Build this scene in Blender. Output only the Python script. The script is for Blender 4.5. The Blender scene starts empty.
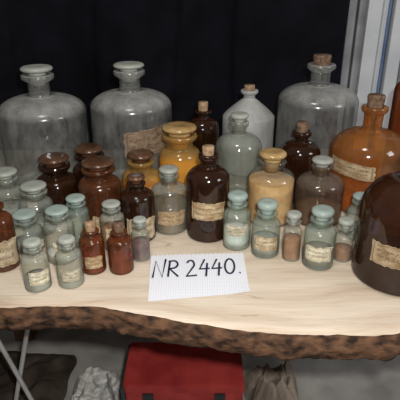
import bpy, bmesh, math, random
from mathutils import Vector, noise
random.seed(4)
T=0.75   # table top height (m)
scene=bpy.context.scene
scene.view_settings.view_transform='Standard'

# ---------------- node helpers
def newmat(name):
    m=bpy.data.materials.new(name); m.use_nodes=True
    nt=m.node_tree
    for n in list(nt.nodes): nt.nodes.remove(n)
    out=nt.nodes.new('ShaderNodeOutputMaterial')
    return m,nt,out
def N(nt,typ,**kw):
    n=nt.nodes.new(typ)
    for k,v in kw.items(): n.inputs[k].default_value=v
    return n
def ramp(nt,stops,interp='LINEAR'):
    n=nt.nodes.new('ShaderNodeValToRGB'); n.color_ramp.interpolation=interp
    e=n.color_ramp.elements
    while len(e)>1: e.remove(e[-1])
    e[0].position=stops[0][0]; e[0].color=(*stops[0][1],1)
    for p,c in stops[1:]:
        x=e.new(p); x.color=(*c,1)
    return n
def math_(nt,op,a=None,b=None,c=None,clamp=False):
    n=nt.nodes.new('ShaderNodeMath'); n.operation=op; n.use_clamp=clamp
    for i,v in enumerate((a,b,c)):
        if v is None: continue
        if isinstance(v,(int,float)): n.inputs[i].default_value=v
        else: nt.links.new(v,n.inputs[i])
    return n.outputs[0]
def coord(nt,scale=(1,1,1),kind='Object'):
    tc=nt.nodes.new('ShaderNodeTexCoord'); mp=nt.nodes.new('ShaderNodeMapping')
    mp.inputs['Scale'].default_value=scale
    nt.links.new(tc.outputs[kind],mp.inputs[0]); return mp.outputs[0]
def solid(name,c1,c2,scale=20,rough=.6,bump=0,spec=.3,stretch=(1,1,1),metal=0,detail=4,lo=.35,hi=.65):
    m,nt,out=newmat(name)
    v=coord(nt,stretch)
    n=N(nt,'ShaderNodeTexNoise',Scale=scale,Detail=detail); nt.links.new(v,n.inputs['Vector'])
    r=ramp(nt,[(lo,c1),(hi,c2)]); nt.links.new(n.outputs[0],r.inputs[0])
    b=N(nt,'ShaderNodeBsdfPrincipled',Roughness=rough,Metallic=metal); b.inputs['Specular IOR Level'].default_value=spec
    nt.links.new(r.outputs[0],b.inputs['Base Color'])
    if bump:
        bp=N(nt,'ShaderNodeBump',Strength=bump,Distance=.004); nt.links.new(n.outputs[0],bp.inputs['Height']); nt.links.new(bp.outputs[0],b.inputs['Normal'])
    nt.links.new(b.outputs[0],out.inputs[0]); return m
def glass(name,center,edge,dust_glow_col,dust_glow,dust_glow_var,rough=.06,settle=.22,gloss=.05):
    # thin-walled glass: tinted transmission (darker at grazing, longer path), dust film, fresnel gloss; amber film paints in transmitted light
    m,nt,out=newmat(name)
    lw=N(nt,'ShaderNodeLayerWeight',Blend=.5); f=lw.outputs['Facing']
    f2=math_(nt,'POWER',f,2.2)
    cr=ramp(nt,[(0,center),(1,edge)]); nt.links.new(f2,cr.inputs[0])
    tr=nt.nodes.new('ShaderNodeBsdfTransparent'); nt.links.new(cr.outputs[0],tr.inputs[0])
    v=coord(nt,(1,1,.45)); n=N(nt,'ShaderNodeTexNoise',Scale=24,Detail=8,Roughness=.72); nt.links.new(v,n.inputs['Vector'])
    vb=coord(nt); nb=N(nt,'ShaderNodeTexNoise',Scale=9,Detail=3); nt.links.new(vb,nb.inputs['Vector'])
    mixn=math_(nt,'ADD',math_(nt,'MULTIPLY',n.outputs[0],.6),math_(nt,'MULTIPLY',nb.outputs[0],.4))
    nn=math_(nt,'MULTIPLY',math_(nt,'SUBTRACT',mixn,.5),dust_glow_var*3.5)
    ge=nt.nodes.new('ShaderNodeNewGeometry'); sp=nt.nodes.new('ShaderNodeSeparateXYZ'); nt.links.new(ge.outputs['True Normal'],sp.inputs[0])
    up=math_(nt,'POWER',math_(nt,'ABSOLUTE',sp.outputs[2]),1.3)
    upn=math_(nt,'MULTIPLY',math_(nt,'MULTIPLY',up,settle),math_(nt,'ADD',n.outputs[0],.5))
    d=math_(nt,'ADD',math_(nt,'ADD',nn,dust_glow),upn,clamp=True)
    df=N(nt,'ShaderNodeBsdfDiffuse'); df.inputs[0].default_value=(*dust_glow_col,1)
    m1=nt.nodes.new('ShaderNodeMixShader'); nt.links.new(d,m1.inputs[0]); nt.links.new(tr.outputs[0],m1.inputs[1]); nt.links.new(df.outputs[0],m1.inputs[2])
    gl=N(nt,'ShaderNodeBsdfGlossy'); rg=math_(nt,'MULTIPLY_ADD',d,.35,rough,clamp=True); nt.links.new(rg,gl.inputs['Roughness'])
    f5=math_(nt,'POWER',f,4.0); fac=math_(nt,'MULTIPLY_ADD',f5,.45,gloss)
    m2=nt.nodes.new('ShaderNodeMixShader'); nt.links.new(fac,m2.inputs[0]); nt.links.new(m1.outputs[0],m2.inputs[1]); nt.links.new(gl.outputs[0],m2.inputs[2])
    nt.links.new(m2.outputs[0],out.inputs[0]); return m
G={
 'clear':glass('glass_clear_dusty',(.90,.91,.90),(.28,.30,.28),(.43,.43,.41),.16,.34,settle=.46,rough=.08),
 'clears':glass('glass_clear',(.92,.94,.91),(.30,.33,.30),(.50,.52,.46),.11,.17,settle=.25,rough=.02,gloss=.06),
 'clearc':glass('glass_clear_clean',(.96,.96,.94),(.45,.42,.36),(.55,.50,.42),.03,.06,settle=.12,rough=.02,gloss=.06),
 'teal':glass('glass_teal',(.86,.91,.86),(.25,.34,.29),(.45,.52,.46),.19,.14,settle=.12,rough=.02,gloss=.06),
 'frost':glass('glass_frosted',(.75,.76,.76),(.4,.4,.4),(.46,.46,.44),.66,.3,.25),
 'amber':glass('glass_amber',(.54,.21,.07),(.10,.026,.008),(.30,.105,.038),.16,.12,settle=.12,rough=.02,gloss=.06),  # amber film tints stand in for the glow of light passing through
 'amberlight':glass('glass_amber_orange',(.82,.42,.13),(.26,.09,.02),(.50,.22,.065),.20,.16,settle=.12,rough=.03,gloss=.06),
 'honey':glass('glass_honey',(.92,.70,.30),(.45,.26,.07),(.60,.38,.12),.25,.13,settle=.10,rough=.03),
 'amberdark':glass('glass_amber_dark',(.24,.085,.032),(.035,.010,.004),(.125,.048,.021),.13,.12,settle=.10,rough=.02,gloss=.06),
 'brownclear':glass('glass_smoky',(.76,.63,.53),(.22,.15,.11),(.34,.27,.21),.10,.14,settle=.2,rough=.03),
}
CT={
 'yellow':solid('powder_mustard',(.62,.38,.06),(.76,.52,.13),30,.8),
 'orange':solid('powder_orange',(.40,.15,.04),(.82,.58,.22),14,.8,lo=.42,hi=.58),
 'sand':solid('powder_sand',(.50,.30,.12),(.64,.42,.20),45,.85,.3),
 'white':solid('powder_white',(.74,.74,.72),(.88,.88,.86),60,.85,.3),
 'brown':solid('powder_brown',(.22,.09,.04),(.36,.17,.08),60,.85,.3),
 'dark':solid('powder_dark',(.025,.013,.009),(.07,.035,.022),50,.8,.2),
 'grey':solid('powder_grey',(.20,.20,.18),(.40,.39,.35),40,.8,.3),
 'olive':solid('liquid_olive',(.12,.085,.05),(.22,.16,.11),10,.15),
 'purple':solid('powder_purple',(.09,.03,.04),(.20,.09,.09),50,.8),
 'rust':solid('powder_rust',(.26,.10,.04),(.42,.19,.08),50,.8),
}
CORK=solid('cork',(.22,.13,.07),(.44,.30,.19),90,.85,.4)
CORKD=solid('cork_dark',(.09,.05,.03),(.22,.14,.09),90,.85,.4)
STG=glass('stopper_ground_glass',(.78,.80,.75),(.30,.32,.29),(.48,.50,.45),.62,.22,.25,settle=.05,gloss=.05)
STT=glass('stopper_teal_glass',(.72,.80,.75),(.28,.34,.31),(.42,.51,.47),.64,.2,.25,settle=.04,gloss=.05)
STA=solid('stopper_amber_glass',(.05,.024,.014),(.11,.05,.026),30,.2,0,.6)
STY=solid('stopper_honey_glass',(.30,.18,.06),(.48,.32,.14),30,.2,0,.6)
STOP={'cork':CORK,'corkd':CORKD,'glass':STG,'teal':STT,'amber':STA,'honey':STY}

def label_mat(name,paper,ink,stain):
    m,nt,out=newmat(name)
    tcn=nt.nodes.new('ShaderNodeTexCoord'); uv=tcn.outputs['UV']
    sp=nt.nodes.new('ShaderNodeSeparateXYZ'); nt.links.new(uv,sp.inputs[0])
    x,y=sp.outputs[0],sp.outputs[1]
    oi=nt.nodes.new('ShaderNodeObjectInfo')
    ax=math_(nt,'ABSOLUTE',math_(nt,'SUBTRACT',x,.5)); ay=math_(nt,'ABSOLUTE',math_(nt,'SUBTRACT',y,.5))
    mx=math_(nt,'MAXIMUM',ax,ay)
    bd=math_(nt,'MULTIPLY',math_(nt,'GREATER_THAN',mx,.42),math_(nt,'LESS_THAN',mx,.455))
    inside=math_(nt,'LESS_THAN',mx,.37)
    rows=math_(nt,'GREATER_THAN',math_(nt,'SINE',math_(nt,'MULTIPLY',y,22.0)),.1)
    off=nt.nodes.new('ShaderNodeCombineXYZ'); nt.links.new(math_(nt,'MULTIPLY',oi.outputs['Random'],40),off.inputs[0])
    mp=nt.nodes.new('ShaderNodeMapping'); mp.inputs['Scale'].default_value=(16,7,1); nt.links.new(uv,mp.inputs[0]); nt.links.new(off.outputs[0],mp.inputs['Location'])
    nz=N(nt,'ShaderNodeTexNoise',Scale=1.6,Detail=2); nt.links.new(mp.outputs[0],nz.inputs['Vector'])
    tx=math_(nt,'MULTIPLY',math_(nt,'MULTIPLY',math_(nt,'GREATER_THAN',nz.outputs[0],.51),rows),inside)
    mp2=nt.nodes.new('ShaderNodeMapping'); nt.links.new(uv,mp2.inputs[0]); nt.links.new(off.outputs[0],mp2.inputs['Location'])
    st=N(nt,'ShaderNodeTexNoise',Scale=3.2,Detail=7,Roughness=.65); nt.links.new(mp2.outputs[0],st.inputs['Vector'])
    fade=math_(nt,'MULTIPLY',st.outputs[0],1.5)
    mask=math_(nt,'MULTIPLY',math_(nt,'MAXIMUM',math_(nt,'MULTIPLY',bd,.7),tx),fade,clamp=True)
    r=ramp(nt,[(.36,stain),(.50,tuple(.5*a+.5*b for a,b in zip(stain,paper))),(.62,paper)]); nt.links.new(st.outputs[0],r.inputs[0])
    # each label ages differently
    hs=nt.nodes.new('ShaderNodeHueSaturation'); nt.links.new(r.outputs[0],hs.inputs['Color'])
    nt.links.new(math_(nt,'MULTIPLY_ADD',oi.outputs['Random'],.45,.62),hs.inputs['Value'])
    mix=nt.nodes.new('ShaderNodeMix'); mix.data_type='RGBA'
    nt.links.new(mask,mix.inputs[0]); nt.links.new(hs.outputs[0],mix.inputs[6]); mix.inputs[7].default_value=(*ink,1)
    b=N(nt,'ShaderNodeBsdfPrincipled',Roughness=.85); nt.links.new(mix.outputs[2],b.inputs['Base Color'])
    nt.links.new(b.outputs[0],out.inputs[0]); return m
LB={'cream':label_mat('label_cream',(.72,.62,.43),(.12,.08,.06),(.34,.22,.11)),
    'tan':label_mat('label_tan',(.60,.47,.29),(.10,.06,.03),(.28,.16,.07)),
    'brown':label_mat('label_brown',(.42,.31,.21),(.07,.04,.025),(.17,.10,.055)),
    'pale':label_mat('label_pale',(.74,.69,.54),(.10,.11,.10),(.38,.32,.20))}

# ---------------- mesh helpers
def mkobj(name,verts,faces,mats,parent=None,smooth=True,loc=(0,0,0),uvs=None,fm=None):
    me=bpy.data.meshes.new(name); me.from_pydata(verts,[],faces); me.update()
    for m in mats: me.materials.append(m)
    if smooth: me.polygons.foreach_set('use_smooth',[True]*len(me.polygons))
    if fm:
        for p,i in zip(me.polygons,fm): p.material_index=i
    if uvs:
        l=me.uv_layers.new(name='UVMap')
        for p in me.polygons:
            for li in p.loop_indices: l.data[li].uv=uvs[me.loops[li].vertex_index]
    ob=bpy.data.objects.new(name,me); scene.collection.objects.link(ob); ob.location=loc
    if parent: ob.parent=parent
    return ob
def lathe(name,prof,mat,parent=None,seg=40,loc=(0,0,0),wob=0):
    verts=[];faces=[];rings=[]
    for r,z in prof:
        if r<1e-6: rings.append([len(verts)]); verts.append((0,0,z))
        else:
            s=len(verts); rings.append(list(range(s,s+seg)))
            for i in range(seg):
                a=2*math.pi*i/seg
                k=1+ (wob*noise.noise(Vector((math.cos(a)*2,math.sin(a)*2,z*60))) if wob else 0)
                verts.append((r*k*math.cos(a),r*k*math.sin(a),z))
    for a,b in zip(rings,rings[1:]):
        if len(a)==1 and len(b)==1: continue
        if len(a)==1:
            for i in range(seg): faces.append((a[0],b[(i+1)%seg],b[i]))
        elif len(b)==1:
            for i in range(seg): faces.append((a[i],a[(i+1)%seg],b[0]))
        else:
            for i in range(seg): faces.append((a[i],a[(i+1)%seg],b[(i+1)%seg],b[i]))
    return mkobj(name,verts,faces,[mat],parent,True,loc)
def body_prof(r,zs,zn,zr,nr,rr,cone=False):
    cr=min(.14*r,.012)
    p=[(0,.006),(r*.55,.005),(r*.8,.001),(r-cr,0)]
    for i in range(1,6):
        a=-math.pi/2+i*math.pi/10; p.append((r-cr+cr*math.cos(a),cr+cr*math.sin(a)))
    for i in range(1,4): p.append((r,cr+(zs-cr)*i/4))
    for i in range(0,13):
        a=i*math.pi/24
        if cone:
            t=i/12; p.append((r+(nr-r)*t,zs+(zn-zs)*(t**.85)))
        else: p.append((nr*1.04+(r-nr*1.04)*math.cos(a)**.95,zs+(zn-zs)*math.sin(a)))
    hn=zr-zn; lh=min(hn*.45,.016,(rr-nr)*2+.003)
    p.append((nr,zn+hn*.08)); p.append((nr*.97,zn+hn*.3)); p.append((nr,zr-lh*1.3))
    p.append((nr+(rr-nr)*.5,zr-lh)); p.append((rr*.97,zr-lh*.75)); p.append((rr,zr-lh*.45)); p.append((rr*.98,zr-lh*.1)); p.append((rr*.92,zr)); p.append((nr*.9,zr)); p.append((nr*.84,zr-lh*.3)); p.append((nr*.82,zr-lh*1.4))
    return p
def stopper(kind,nr,rr,zr,zt,parent,seg):
    h=max(zt-zr,.004); m=STOP[kind]
    if kind.startswith('cork'):
        a=nr*.80; p=[(0,zr-h*.5),(a*.9,zr-h*.5),(a,zr-h*.3),(a*1.05,zr+h*.2),(a*1.12,zr+h*.85),(a*1.06,zr+h),(0,zr+h*.98)]
        return lathe('cork_stopper',p,m,parent,seg,wob=.06)
    R=rr*.96; n=nr*.78
    p=[(0,zr-nr*1.0),(n*.8,zr-nr*1.0),(n,zr-nr*.1),(n*1.02,zr+h*.10),(n*1.02,zr+h*.25),(R*.9,zr+h*.42),(R,zr+h*.58),(R*.99,zr+h*.78),(R*.88,zr+h*.93),(R*.6,zr+h),(R*.3,zr+h*.97),(0,zr+h*.95)]
    return lathe('glass_stopper',p,m,parent,seg)
def make_label(r,z0,z1,half,yaw,mat,x,y,parent,name='paper_label',tilt=0):
    base=math.atan2(-y,-x)+math.radians(yaw); n=20; k=6
    verts=[];uv=[];faces=[]
    for j in range(k+1):
        for i in range(n+1):
            u=i/n; w=j/k
            # torn, slightly peeling outline
            du=.04*noise.noise(Vector((j*.9,x*31,y*17))) if i in (0,n) else 0
            dw=.09*noise.noise(Vector((i*.6,x*37,y*11+j))) if j in (0,k) else 0
            a=base+math.radians(half)*(2*(u+du)-1)
            peel=.003*max(0,u-.85)/.15*max(0,w-.6)/.4*(1 if (int(x*1000)%2) else 0)
            e=.0009+ .0004*noise.noise(Vector((i*.5,j*.7,x*30)))+peel
            verts.append(((r+e)*math.cos(a),(r+e)*math.sin(a),z0+(z1-z0)*(w+dw)+tilt*(u-.5))); uv.append((u,w))
    for j in range(k):
        for i in range(n):
            a=j*(n+1)+i; faces.append((a,a+1,a+n+2,a+n+1))
    return mkobj(name,verts,faces,[mat],parent,True,uvs=uv)
def bottle(name,x,y,r,zs,zn,zr,zt,nr,rr,gl,st,ct,fill,lab,cone=False):
    e=bpy.data.objects.new(name,None); e.empty_display_size=.02; scene.collection.objects.link(e); e.location=(x,y,T+.0005)
    seg=64 if r>.05 else 40
    p=body_prof(r,zs,zn,zr,nr,rr,cone)
    lathe('glass_body',p,G[gl],e,seg)
    if ct:
        zf=fill*zs; w=max(.0015,r*.05); q=[(0,.008)]
        for a,b in p[2:]:
            if b>zf: break
            q.append((max(a-w,.001),b+.003 if b<.004 else b))
        q.append((max(q[-1][0],.001),zf)); q.append((q[-1][0]*.5,zf+r*.04)); q.append((0,zf+r*.05))
        lathe('contents',q,CT[ct],e,seg)
    if st: stopper(st,nr,rr,zr,zt,e,seg)
    if lab:
        a,b,half,yaw,lm=lab[:5]; make_label(r,a*zs,b*zs,half,yaw,LB[lm],x,y,e,tilt=(lab[5] if len(lab)>5 else 0))
    return e

# all sizes in millimetres on the table:
# name, x, y, radius, shoulder z, neck z, rim z, top z, neck radius, rim radius, glass, stopper, contents, fill, label
SP=[
('large_glass_bottle',-447,1390,123,227,273,333,355,30,45,'clear','glass',None,0,None),
('large_glass_bottle',-196,1402,115,241,284,342,361,30,44,'clear','glass',None,0,(.54,.84,32,20,'brown',.015)),
('large_glass_bottle',355,1490,119,234,282,343,369,29,42,'clear','corkd',None,0,None),
('large_amber_bottle',454,1276,102,148,209,273,302,25,34,'amberlight','corkd','rust',.3,(.72,.98,36,-22,'tan',-.008)),
('aluminium_canister',152,1531,81,176,233,258,273,18,27,'frost','cork',None,0,None),
('amber_medicine_bottle',9,1418,47,166,202,225,249,16,25,'amberdark','cork',None,0,None),
('clear_flask_bottle',107,1319,65,144,185,221,243,18,26,'clears','glass',None,0,None),
('amber_medicine_bottle',277,1309,55,136,165,196,221,18,27,'amberdark','corkd','dark',.5,None),
('yellow_powder_jar',-55,1287,58,127,155,195,220,37,48,'honey','honey','yellow',.98,None),
('amber_wide_jar',-154,1221,52,95,117,145,167,26,36,'honey','amber','orange',.95,(.5,.9,40,10,'tan')),
('amber_wide_jar',-298,1271,49,92,115,144,166,30,40,'amberdark','amber','dark',.7,None),
('amber_wide_jar',-374,1201,55,86,109,142,164,31,40,'amberdark','amber','dark',.7,None),
('amber_wide_jar',-246,1125,53,111,135,163,181,31,41,'amber','amber','dark',.8,(.1,.5,42,18,'tan')),
('clear_reagent_bottle',-483,1147,42,82,101,128,147,22,32,'clears','glass','grey',.6,None),
('clear_reagent_bottle',-401,1104,41,69,88,110,128,22,32,'clears','glass','grey',.5,None),
('amber_reagent_bottle',-433,944,34,108,127,148,167,15,21,'amber','cork','dark',.6,(.15,.7,55,5,'cream')),
('amber_reagent_bottle',-149,1075,41,107,125,145,163,15,22,'amberdark','amber','dark',.6,(.1,.62,52,12,'cream')),
('clear_reagent_bottle',-75,1121,44,104,120,146,164,18,25,'clears','glass','olive',.75,(.28,.62,45,5,'tan')),
('amber_reagent_bottle',19,1089,51,147,177,209,228,16,23,'amberdark','cork','dark',.4,(.42,.72,46,0,'tan')),
('sand_powder_jar',181,1173,60,112,136,163,187,27,36,'clearc','honey','sand',1.0,None),
('smoky_reagent_bottle',305,1169,61,97,124,151,170,20,27,'brownclear','glass','olive',.45,None),
('clear_reagent_bottle',386,1078,32,64,77,96,111,17,24,'teal','teal','grey',.4,None),
('large_amber_bottle',421,909,93,149,224,282,306,21,29,'amberdark','cork','dark',.3,(.45,.76,26,-8,'tan')),
('teal_reagent_bottle',86,1034,32,80,93,111,136,17,24,'teal','teal','white',.6,(.5,.85,50,0,'pale')),
('teal_reagent_bottle',150,999,32,75,87,105,132,17,24,'teal','teal','grey',.55,(.3,.75,50,0,'cream')),
('clear_reagent_bottle',206,975,20,69,79,96,116,12,17,'clears','glass','rust',.8,None),
('teal_reagent_bottle',261,951,34,80,94,114,138,18,25,'teal','teal','olive',.5,(.3,.75,50,0,'pale')),
('clear_reagent_bottle',321,973,21,54,64,81,101,12,18,'clears','glass','brown',.55,None),
('clear_reagent_bottle',-401,1020,36,42,58,76,94,19,28,'clears','teal','grey',.5,(.25,.7,45,20,'pale')),
('clear_reagent_bottle',-311,973,33,82,94,112,126,19,26,'clears','teal','white',.3,(.25,.7,45,15,'pale')),
('teal_reagent_bottle',-287,1045,27,81,91,106,122,16,23,'teal','teal',None,.5,None),
('clear_reagent_bottle',-203,1029,28,75,85,100,115,15,22,'clears','glass','rust',.7,(.3,.8,45,10,'cream')),
('small_clear_vial',-334,864,27,66,78,91,110,13,19,'clears','glass','grey',.4,(.3,.75,45,10,'pale')),
('small_clear_vial',-269,877,27,65,77,91,109,12,18,'clears','glass',None,.4,(.3,.7,40,0,'pale')),
('small_amber_vial',-231,928,26.6,71,83,97.5,116.5,12.6,18,'amber','cork','rust',.6,(.25,.65,40,0,'tan')),
('small_amber_vial',-171,928,26.6,71,81,95,114,12.6,18,'amber','corkd','rust',.6,None),
('small_clear_vial',-132.5,974,20,62.6,72.7,87.6,102.4,11,15.4,'clears','glass','purple',.75,None),
('clear_flask_bottle',-568,1260,45,198,225,257,278,15.5,23,'clears','glass',None,0,None),
('amber_medicine_bottle',595,1400,48,282,315,348,369,16.5,25,'amber','corkd','dark',.3,None),
]
for s in SP:
    d=[v/1000 for v in s[1:10]]
    bottle(s[0],*d,*s[10:],cone=(s[0]=='aluminium_canister'))

# ---------------- table slab
def wood():
    m,nt,out=newmat('live_edge_wood')
    v=coord(nt,(1,1,1))
    n0=N(nt,'ShaderNodeTexNoise',Scale=1.6,Detail=2); nt.links.new(v,n0.inputs['Vector'])
    mp=nt.nodes.new('ShaderNodeMapping'); mp.inputs['Scale'].default_value=(1.1,9,1); nt.links.new(v,mp.inputs[0])
    ad=nt.nodes.new('ShaderNodeVectorMath'); ad.operation='MULTIPLY_ADD'; ad.inputs[1].default_value=(.5,3.5,0)
    nt.links.new(n0.outputs[1],ad.inputs[0]); nt.links.new(mp.outputs[0],ad.inputs[2])
    n1=N(nt,'ShaderNodeTexNoise',Scale=2.2,Detail=4,Roughness=.45); nt.links.new(ad.outputs[0],n1.inputs['Vector'])
    r=ramp(nt,[(.25,(.48,.36,.26)),(.40,(.61,.50,.39)),(.55,(.69,.59,.475)),(.75,(.74,.65,.54))]); nt.links.new(n1.outputs[0],r.inputs[0])
    mp2=nt.nodes.new('ShaderNodeMapping'); mp2.inputs['Scale'].default_value=(4,90,1); nt.links.new(v,mp2.inputs[0])
    n2=N(nt,'ShaderNodeTexNoise',Scale=2,Detail=4); nt.links.new(mp2.outputs[0],n2.inputs['Vector'])
    r2=ramp(nt,[(.3,(.91,.89,.87)),(.6,(1,1,1))]); nt.links.new(n2.outputs[0],r2.inputs[0])
    ring=math_(nt,'ABSOLUTE',math_(nt,'SINE',math_(nt,'MULTIPLY',n1.outputs[0],36.0)))
    r3=ramp(nt,[(0,(.90,.85,.79)),(.35,(1,1,1))]); nt.links.new(ring,r3.inputs[0])
    mp4=nt.nodes.new('ShaderNodeMapping'); mp4.inputs['Scale'].default_value=(1.0,7,1); mp4.inputs['Location'].default_value=(3.1,1.7,0); nt.links.new(v,mp4.inputs[0])
    n4=N(nt,'ShaderNodeTexNoise',Scale=1.7,Detail=3,Roughness=.4); nt.links.new(mp4.outputs[0],n4.inputs['Vector'])
    n5=N(nt,'ShaderNodeTexNoise',Scale=3.5,Detail=2); nt.links.new(v,n5.inputs['Vector'])
    dist=math_(nt,'ABSOLUTE',math_(nt,'SUBTRACT',n4.outputs[0],.5))
    crack=math_(nt,'MULTIPLY',math_(nt,'LESS_THAN',dist,.003),math_(nt,'GREATER_THAN',n5.outputs[0],.57))
    mx=nt.nodes.new('ShaderNodeMix'); mx.data_type='RGBA'; mx.blend_type='MULTIPLY'; mx.inputs[0].default_value=1
    nt.links.new(r.outputs[0],mx.inputs[6]); nt.links.new(r2.outputs[0],mx.inputs[7])
    mx2=nt.nodes.new('ShaderNodeMix'); mx2.data_type='RGBA'; mx2.blend_type='MULTIPLY'; mx2.inputs[0].default_value=.7
    nt.links.new(mx.outputs[2],mx2.inputs[6]); nt.links.new(r3.outputs[0],mx2.inputs[7])
    mx3=nt.nodes.new('ShaderNodeMix'); mx3.data_type='RGBA'; nt.links.new(math_(nt,'MULTIPLY',crack,.5),mx3.inputs[0])
    nt.links.new(mx2.outputs[2],mx3.inputs[6]); mx3.inputs[7].default_value=(.25,.17,.11,1)
    # darker stained wood toward the bark (distance from the sawn centre)
    b=N(nt,'ShaderNodeBsdfPrincipled',Roughness=.55); b.inputs['Specular IOR Level'].default_value=.35
    nt.links.new(mx3.outputs[2],b.inputs['Base Color'])
    nt.links.new(b.outputs[0],out.inputs[0]); return m
WOOD=wood()
BARK=solid('bark',(.018,.010,.007),(.13,.066,.036),38,.85,1.0,.2,(1,1,2.2),detail=8)
CT_=[(-.9,.80),(-.42,.783),(-.30,.792),(-.2,.792),(-.1,.765),(-.02,.742),(.06,.722),(.16,.710),(.28,.706),(.4,.716),(.9,.75)]
def yedge(x):
    for (a,ya),(b,yb) in zip(CT_,CT_[1:]):
        if a<=x<=b:
            t=(x-a)/(b-a); t=t*t*(3-2*t)*.5+t*.5; return ya+(yb-ya)*t
    return CT_[-1][1]
def slab():
    verts=[];faces=[];fm=[]
    nx=260; x0,x1=-.82,.86; back=1.72; th=.055
    for i in range(nx+1):
        x=x0+(x1-x0)*i/nx
        ye=yedge(x)+.006*noise.noise(Vector((x*14,0,3)))+.003*noise.noise(Vector((x*50,0,3)))
        yb=back+.02*noise.noise(Vector((x*5,9,3)))
        row=[(x,yb,0),(x,ye+(yb-ye)*.5,0),(x,ye+.03,0),(x,ye+.004,0)]
        prof=[(0,-.003),(-.006,-.010),(-.010,-.020),(-.012,-.030),(-.010,-.040),(-.004,-.049),(.008,-.055)]
        for k,(dy,dz) in enumerate(prof):
            q=.009*noise.noise(Vector((x*22,dz*60,1)))+.005*noise.noise(Vector((x*70,dz*120,5)))
            row.append((x,ye+dy+q*(k>0),dz+(.002*noise.noise(Vector((x*40,k,7))) if k>0 else 0)))
        row+= [(x,ye+.05,-th),(x,yb,-th)]
        verts+=row
    m=len(row)
    for i in range(nx):
        for j in range(m):
            a=i*m+j;b=i*m+(j+1)%m
            faces.append((a,b,b+m,a+m)); fm.append(1 if 3<=j<=10 else 0)
    faces.append(tuple(range(m-1,-1,-1))); fm.append(0)
    faces.append(tuple(nx*m+k for k in range(m))); fm.append(0)
    o=mkobj('live_edge_table',verts,faces,[WOOD,BARK],None,True,(0,0,T),fm=fm)
    bm=bmesh.new(); bm.from_mesh(o.data); bmesh.ops.recalc_face_normals(bm,faces=bm.faces); bm.to_mesh(o.data); bm.free()
    return o
table=slab()
def box(name,c,s,mat,parent=None,bev=.003,rot=(0,0,0)):
    bm=bmesh.new(); bmesh.ops.create_cube(bm,size=1)
    for v in bm.verts: v.co=Vector((v.co.x*s[0],v.co.y*s[1],v.co.z*s[2]))
    if bev: bmesh.ops.bevel(bm,geom=bm.edges[:],offset=bev,segments=2,affect='EDGES')
    me=bpy.data.meshes.new(name); bm.to_mesh(me); bm.free(); me.materials.append(mat)
    o=bpy.data.objects.new(name,me); scene.collection.objects.link(o); o.location=c; o.rotation_euler=rot
    if parent: o.parent=parent
    return o
LEG=solid('leg_wood',(.10,.055,.03),(.2,.12,.07),12,.6)
for i,(lx,ly) in enumerate([(-.7,.9),(.72,.9),(-.7,1.6),(.72,1.6)]):
    box('leg_%d'%(i+1),(lx,ly,-.055-.3475),(.07,.07,.694),LEG,table)

# ---------------- paper card
def papermat():
    m,nt,out=newmat('squared_paper')
    v=coord(nt); sp=nt.nodes.new('ShaderNodeSeparateXYZ'); nt.links.new(v,sp.inputs[0])
    def ln(o):
        f=math_(nt,'FRACT',math_(nt,'MULTIPLY',o,200.0)); return math_(nt,'LESS_THAN',f,.14)
    g=math_(nt,'MAXIMUM',ln(sp.outputs[0]),ln(sp.outputs[1]))
    mix=nt.nodes.new('ShaderNodeMix'); mix.data_type='RGBA'; nt.links.new(g,mix.inputs[0])
    mix.inputs[6].default_value=(.80,.81,.85,1); mix.inputs[7].default_value=(.60,.62,.73,1)
    b=N(nt,'ShaderNodeBsdfPrincipled',Roughness=.8); nt.links.new(mix.outputs[2],b.inputs['Base Color'])
    nt.links.new(b.outputs[0],out.inputs[0]); return m
TL,TR,BR,BL=Vector((-.112,.983,0)),Vector((.0995,.997,0)),Vector((.1015,.840,0)),Vector((-.1027,.810,0))
def pp(u,v): return (BL.lerp(BR,u)).lerp(TL.lerp(TR,u),v)
def pz(u,v): return .0012+.003*max(0,u-.8)*5*max(0,.3-v)*3+.0015*(math.sin(u*5)*.5+.5)*v
verts=[];faces=[];nx,ny=84,30
for j in range(ny+1):
    for i in range(nx+1):
        u,v=i/nx,j/ny
        if j==ny and (i%4)<2: v-=.022
        p=pp(u,v); verts.append((p.x,p.y,pz(u,v)))
for j in range(ny):
    for i in range(nx):
        a=j*(nx+1)+i; faces.append((a,a+1,a+nx+2,a+nx+1))
paper=mkobj('handwritten_paper_sign',verts,faces,[papermat()],None,True,(0,0,T))
INK=solid('marker_ink',(.008,.01,.03),(.015,.018,.05),50,.5)
cu=bpy.data.curves.new('handwriting','CURVE'); cu.dimensions='3D'; cu.bevel_depth=.0023; cu.bevel_resolution=2
def stroke(pts,bx,w,by,h):
    s=cu.splines.new('POLY'); s.points.add(len(pts)-1)
    for k,(a,b) in enumerate(pts):
        u=bx+a*w+b*.012; v=by+b*h; p=pp(u,v); s.points[k].co=(p.x,p.y,pz(u,v)+.0004,1)
arc=lambda cx,cy,rx,ry,a0,a1,n=12:[(cx+rx*math.cos(math.radians(a0+(a1-a0)*i/n)),cy+ry*math.sin(math.radians(a0+(a1-a0)*i/n))) for i in range(n+1)]
by=.46
stroke([(0,0),(.12,1),(.75,.0),(.9,1.08)],.03,.13,by,.38)
stroke([(.05,0),(.12,1)],.18,.12,by,.37)
stroke([(0,.95)]+arc(.4,.76,.42,.24,90,-90)+[(.15,.5),(.95,-.02)],.18,.12,by,.37)
stroke(arc(.35,.74,.33,.26,160,-30)+[(.05,.0),(.95,.03)],.37,.12,by-.01,.37)
stroke([(.45,1),(.0,.4),(.95,.42)],.51,.11,by-.01,.38); stroke([(.72,.75),(.62,-.08)],.51,.11,by-.01,.38)
stroke([(.45,1),(.0,.4),(.95,.42)],.64,.11,by-.01,.38); stroke([(.72,.75),(.62,-.08)],.64,.11,by-.01,.38)
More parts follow.
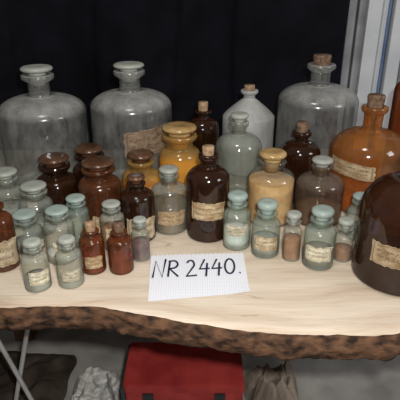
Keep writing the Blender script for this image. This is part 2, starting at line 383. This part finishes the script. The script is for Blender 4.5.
stroke(arc(.5,.5,.48,.5,80,440,20),.775,.105,by,.37)
stroke([(0,0),(.3,.03)],.925,.03,by,.3)
txt=bpy.data.objects.new('handwriting',cu); cu.materials.append(INK); scene.collection.objects.link(txt); txt.parent=paper

# ---------------- room
FLO=solid('concrete_floor',(.27,.255,.235),(.44,.42,.39),7,.8,.2,detail=8)
WAL=solid('wall_plaster',(.55,.56,.56),(.66,.67,.68),6,.85)
box('floor',(0,.3,-.025),(4.4,4.0,.05),FLO,bev=0)
box('wall_back',(0,2.325,1.35),(4.4,.05,2.7),WAL,bev=0)
box('wall_left',(-2.225,.3,1.35),(.05,4.0,2.7),WAL,bev=0)
box('wall_right',(2.225,.3,1.35),(.05,4.0,2.7),WAL,bev=0)
CL=solid('black_cloth',(.0024,.0024,.0038),(.0058,.0058,.010),7,.8,0,.10)
verts=[];faces=[];nx,ny=300,70
def fold(x,z):
    w=x*5.2+.5*math.sin(z*1.7)+.9*noise.noise(Vector((x*2,z*.7,4)))
    s=math.sin(w*2.0)
    return .030*(abs(s)**.6*(1 if s>0 else -1))+.022*noise.noise(Vector((x*6,z*.9+x,5)))+.010*noise.noise(Vector((x*12-z*5,z*5,8)))
for j in range(ny+1):
    for i in range(nx+1):
        x=-1.5+2.04*i/nx; z=.002+2.2*j/ny
        verts.append((x+.01*math.sin(z*4),1.915+fold(x,z),z))
for j in range(ny):
    for i in range(nx):
        a=j*(nx+1)+i; faces.append((a,a+1,a+nx+2,a+nx+1))
mkobj('black_backdrop_cloth',verts,faces,[CL])
WB=solid('board_white',(.55,.57,.60),(.66,.68,.70),7,.5)
WG=solid('board_grey',(.20,.21,.22),(.34,.35,.36),9,.4)
WD=solid('painted_gap_shade',(.05,.05,.055),(.09,.09,.10),9,.6)  # dark strips that paint the shade of gaps between the boards
BLU=solid('board_blue_edge',(.10,.16,.30),(.16,.24,.40),9,.5)
BRN=solid('board_brown',(.25,.13,.06),(.38,.21,.10),9,.5)
e=bpy.data.objects.new('leaning_window_frames',None); scene.collection.objects.link(e); e.location=(0,2.03,0)
def stile(name,x,prof,mat):
    verts=[];faces=[]
    pts=[(x,.03)]+[(x+a,-b) for a,b in prof]+[(x+prof[-1][0],.03)]
    n=len(pts)
    for z in (0,2.2):
        for a,b in pts: verts.append((a,b,z))
    for i in range(n): faces.append((i,(i+1)%n,n+(i+1)%n,n+i))
    faces.append(tuple(range(n-1,-1,-1))); faces.append(tuple(range(n,2*n)))
    return mkobj(name,verts,faces,[mat],e,False)
def moulded(w,d):
    # raised flat stile with a stepped, rounded edge moulding on one side
    p=[(0,0),(0,d)]+[(w*.62,d),(w*.66,d*.75)]
    for i in range(7):
        a=math.pi*i/6; p.append((w*.76-w*.08*math.cos(a),d*.6+d*.35*math.sin(a)))
    p+=[(w*.86,d*.25),(w,d*.2),(w,0)]
    return p
flat=lambda w,d:[(0,0),(0,d-.002),(.002,d),(w-.002,d),(w,d-.002),(w,0)]
X=.56
for k,(wd,mt,kind,dp) in enumerate([(.030,WG,0,.02),(.012,WD,0,.0),(.028,WG,0,.01),(.085,WB,1,.035),(.010,BLU,0,.012),(.006,WD,0,0),(.050,WB,0,.030),(.009,BRN,0,.01),(.095,WB,1,.04),(.010,BLU,0,.012),(.006,WD,0,0),(.13,WB,1,.03),(.20,WB,1,.03)]):
    stile('frame_stile_or_gap_%d'%(k+1),X,moulded(wd-.001,dp) if kind else flat(wd-.001,dp+.003),mt); X+=wd

# ---------------- under table
RED=solid('red_paint',(.24,.02,.02),(.36,.04,.035),14,.55,.2,detail=6)
DK=solid('dark_metal',(.015,.015,.015),(.04,.04,.04),14,.5)
tb=box('red_metal_box',(-.045,1.12,.15),(.33,.17,.30),RED,None,.006)
box('lid',(0,0,.14),(.336,.176,.035),RED,tb,.004)
box('clasp_1',(-.1,-.09,.10),(.03,.008,.05),DK,tb,.001); box('clasp_2',(.1,-.09,.10),(.03,.008,.05),DK,tb,.001)
box('side_strap',(-.169,0,.0),(.012,.178,.29),DK,tb,.001)
def sheet_pile(name,c,w,d,h,mat,seed):
    """a crumpled sheet of paper heaped on the floor: creased, folded grid"""
    n=64; verts=[];faces=[]
    rnd=random.Random(seed)
    def creased(p):
        s=0
        for ang,fr,ph,am in dirs:
            t=(p[0]*math.cos(ang)+p[1]*math.sin(ang))*fr+ph+.35*noise.noise(Vector((p[0]*2.2+seed,p[1]*2.2,ang)))
            s+=am*abs((t%1)*2-1)
        return s
    dirs=[(rnd.uniform(0,math.pi),rnd.uniform(1.0,2.6),rnd.random(),rnd.uniform(.10,.24)) for _ in range(6)]
    for j in range(n+1):
        for i in range(n+1):
            u,v=2*i/n-1,2*j/n-1
            rr=max(abs(u),abs(v)); dome=max(0,1-rr**2.4)
            k=creased((u,v))
            z=h*(dome*(.45+.65*k))+.012*k*(1-dome)+.002
            sx=1+.25*noise.noise(Vector((u*1.5,v*1.5,seed)))
            ox=.12*(creased((v+3,u))-.5)*dome; oy=.12*(creased((u+5,v+2))-.5)*dome
            verts.append((w*(u*sx*.5+ox),d*(v*sx*.5+oy),z))
    for j in range(n):
        for i in range(n):
            a=j*(n+1)+i; faces.append((a,a+1,a+n+2,a+n+1))
    return mkobj(name,verts,faces,[mat],None,False,c)
NP=solid('newspaper_paper',(.34,.33,.31),(.70,.69,.66),30,.8,.1,.0,(1,1,3),detail=3)
KP=solid('wrapping_paper',(.26,.21,.17),(.46,.39,.32),9,.8,0,.1,detail=8)
RG=solid('dark_sheet_cloth',(.03,.022,.018),(.09,.07,.055),9,.9,0,.05,detail=8)
sheet_pile('crumpled_newspaper',(-.335,1.17,.0),.19,.28,.22,NP,3)
sheet_pile('crumpled_paper_bag',(.245,1.20,.0),.19,.28,.21,KP,8)
sheet_pile('added_dark_sheet',(-.64,1.30,.0),.34,.36,.08,RG,5)  # added dark sheet, stands in for the dark floor at left
TUB=solid('tube_steel',(.35,.34,.33),(.5,.5,.49),10,.45,metal=.3)
def tube(name,pts,r,mat,parent=None):
    c=bpy.data.curves.new(name,'CURVE'); c.dimensions='3D'; c.bevel_depth=r; c.bevel_resolution=4
    s=c.splines.new('POLY'); s.points.add(len(pts)-1)
    for k,p in enumerate(pts): s.points[k].co=(*p,1)
    o=bpy.data.objects.new(name,c); c.materials.append(mat); scene.collection.objects.link(o)
    if parent:o.parent=parent
    return o
e=bpy.data.objects.new('folding_trestle',None); scene.collection.objects.link(e)
tube('tube_1',[(-.56,1.0,.66),(-.38,1.0,.007)],.006,TUB,e); tube('tube_2',[(-.40,1.02,.66),(-.58,1.02,.007)],.006,TUB,e)
tube('tube_3',[(-.58,1.01,.67),(-.36,1.01,.67)],.006,TUB,e)

# ---------------- lights
def area(name,loc,target,size,energy,col):
    l=bpy.data.lights.new(name,'AREA'); l.size=size; l.energy=energy; l.color=col
    o=bpy.data.objects.new(name,l); scene.collection.objects.link(o); o.location=loc
    o.rotation_euler=(Vector(target)-Vector(loc)).to_track_quat('-Z','Y').to_euler(); return o
area('overhead_fill',(-.2,.4,2.6),(0,1.0,.75),.30,9,(1,.93,.84))  # added overhead fill, no lamp known there
area('side_fill',(1.9,.2,1.9),(0,1.2,.8),.6,12,(.95,.97,1))  # added side fill for brightness and highlights, no window behind it
area('camera_flash',(.05,.0,1.43),(.03,.97,.80),.035,13.5,(1,.98,.94))
w=bpy.data.worlds.new('world'); scene.world=w; w.use_nodes=True
w.node_tree.nodes['Background'].inputs[0].default_value=(.60,.58,.56,1); w.node_tree.nodes['Background'].inputs[1].default_value=.19
cam=bpy.data.cameras.new('camera'); cam.lens=45; cam.sensor_width=36
co=bpy.data.objects.new('camera',cam); scene.collection.objects.link(co); co.location=(0,0,1.35); co.rotation_euler=(math.radians(65),0,0); scene.camera=co
